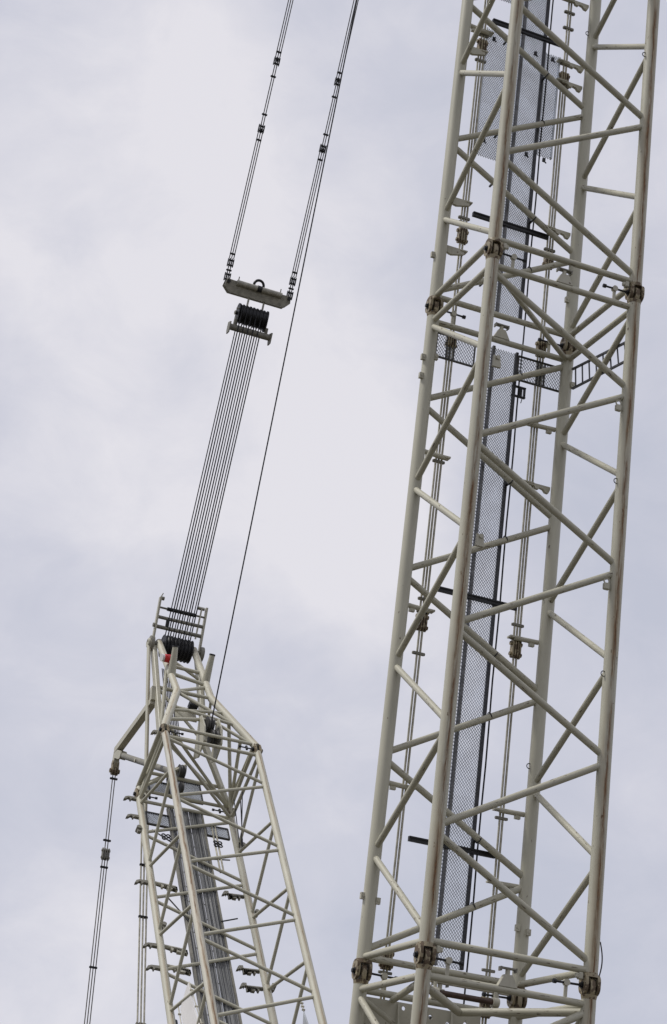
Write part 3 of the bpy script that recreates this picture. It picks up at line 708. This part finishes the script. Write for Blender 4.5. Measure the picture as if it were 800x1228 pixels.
sheet('side_sheet', [(.80, 7.46), (1.0, 7.50), (1.34, 7.62), (1.30, 9.8), (.40, 9.8), (.74, 8.3)], .0, M_WHITE, 'white pointed sheet hanging under a brace on the left side of the mast foot', [[(1.44, 7.40), (1.38, 9.6)], [(.79, 7.46), (.40, 9.7)]])
sheet('side_sheet', [(.589, 7.99), (.95, 8.6), (1.0, 9.8), (.35, 9.8)], WT, M_GREYSH, 'grey pointed sheet hung by a thin line on the right side of the mast foot', [[(.605, 7.6), (.589, 7.99)]])
tube('post', Q(.22, DT+.3, 7.06), Q(.22, DT+.3, 11), .05, M_POST, mast)
# ================================================================== GROUND, SKY, LIGHT, CAMERA
bm = bmesh.new(); bmesh.ops.create_grid(bm, x_segments=1, y_segments=1, size=3000)
m, nt, b = new_mat('pale_gravel', .95)
tc = N(nt, 'ShaderNodeTexCoord'); n1 = N(nt, 'ShaderNodeTexNoise', Scale=.15, Detail=8); n2 = N(nt, 'ShaderNodeTexVoronoi', Scale=18)
nt.links.new(tc.outputs['Object'], n1.inputs['Vector']); nt.links.new(tc.outputs['Object'], n2.inputs['Vector'])
c1 = ramp(nt, n1.outputs['Fac'], .3, .7, (.055, .050, .038, 1), (.10, .090, .068, 1))
nt.links.new(mixc(nt, .25, c1, n2.outputs['Color']), b.inputs['Base Color'])
hue = N(nt, 'ShaderNodeRGBToBW'); nt.links.new(n2.outputs['Color'], hue.inputs[0])
nt.links.new(mixc(nt, math_(nt, 'MULTIPLY', hue.outputs[0], .35), c1, (.06, .055, .045, 1)), b.inputs['Base Color'])
g_ = obj('ground', bm, m); g_['kind'] = 'structure'

SUN_EL, SUN_AZ = R(54), R(-64)                        # sun high behind the cloud, up to the left; azimuth from +Y, negative to the left
sv = Vector((math.sin(SUN_AZ)*math.cos(SUN_EL), math.cos(SUN_AZ)*math.cos(SUN_EL)*-.35, math.sin(SUN_EL))).normalized()
w = bpy.data.worlds.new('World'); sc.world = w; w.use_nodes = True
nt = w.node_tree; L = nt.links; bg = nt.nodes['Background']
sky = N(nt, 'ShaderNodeTexSky', sky_type='NISHITA'); sky.sun_disc = False
sky.sun_elevation = math.asin(sv.z); sky.sun_rotation = math.atan2(sv.x, sv.y)
tc = N(nt, 'ShaderNodeTexCoord'); gen = tc.outputs['Generated']
def wn(scale, det, rgh, loc, stretch=(1, 1, 1), dist=0):
    mp = N(nt, 'ShaderNodeMapping'); mp.inputs['Location'].default_value = loc; mp.inputs['Scale'].default_value = stretch; L.new(gen, mp.inputs['Vector'])
    n = N(nt, 'ShaderNodeTexNoise', Scale=scale, Detail=det, Roughness=rgh, Distortion=dist); L.new(mp.outputs[0], n.inputs['Vector']); return n.outputs['Fac']
big = wn(4.2, 5, .48, (3.1, .7, 1.9), (1, 1, 1.3), .25); fine = wn(14, 9, .62, (.3, 2.2, .9), (1, 1, 1.4), .4)
cl = math_(nt, 'ADD', math_(nt, 'MULTIPLY', big, .70), math_(nt, 'MULTIPLY', fine, .30))
# broad lit banks of cloud, by compass direction
BANKS = (((-.125, .785, .607), 7.5, .10), ((-.035, .868, .495), 7.5, .085), ((-.106, .946, .306), 5.5, .06), ((.0, .87, .48), 3.5, .03), ((.01, .93, .36), 7, .05),
         ((-.142, .903, .406), 6, -.045), ((.02, .80, .60), 6, -.06), ((.141, .936, .323), 7, -.05), ((-.14, .70, .70), 5, -.04))
for d_, sz, amt in BANKS:
    v = Vector(d_).normalized(); dp = N(nt, 'ShaderNodeVectorMath', operation='DOT_PRODUCT'); dp.inputs[1].default_value = v
    L.new(gen, dp.inputs[0])
    mr = N(nt, 'ShaderNodeMapRange', interpolation_type='SMOOTHERSTEP'); mr.inputs[1].default_value = math.cos(R(sz)); mr.inputs[2].default_value = 1.0; mr.inputs[3].default_value = 0; mr.inputs[4].default_value = amt
    L.new(dp.outputs['Value'], mr.inputs[0]); cl = math_(nt, 'ADD', cl, mr.outputs[0])
cr = nt.nodes.new('ShaderNodeValToRGB'); L.new(cl, cr.inputs[0])
els = cr.color_ramp.elements
els[0].position = .365; els[0].color = (5.6, 5.78, 6.75, 1); els[1].position = .665; els[1].color = (8.15, 7.98, 8.45, 1)
e = els.new(.50); e.color = (6.45, 6.5, 7.35, 1)
cov = .93
L.new(mixc(nt, cov, sky.outputs[0], cr.outputs[0]), bg.inputs[0]); bg.inputs[1].default_value = .10
sun = bpy.data.lights.new('sun', 'SUN'); sun.energy = 2.3; sun.angle = R(10); sun.color = (1.0, .975, .93)
so = link(bpy.data.objects.new('sun', sun)); so.rotation_euler = sv.to_track_quat('Z', 'Y').to_euler()

cam = bpy.data.cameras.new('camera'); co = link(bpy.data.objects.new('camera', cam))
co.matrix_world = frame((0, 0, CAM_H), (.99686, -.03719, .06994), (-.07922, -.4680, .88017), (0, -.88295, -.46947))
cam.sensor_fit = 'VERTICAL'; cam.sensor_height = 24.0; cam.lens = 24.0*2289.0/1228.0
cam.clip_start = .5; cam.clip_end = 8000
sc.camera = co
sc.view_settings.view_transform = 'Standard'; sc.view_settings.look = 'None'; sc.view_settings.gamma = 1; sc.view_settings.use_curve_mapping = False
sc.view_settings.exposure = 0
sc.render.film_transparent = False
sc.cycles.max_bounces = 6; sc.cycles.use_denoising = True
sc.render.filter_size = 1.2
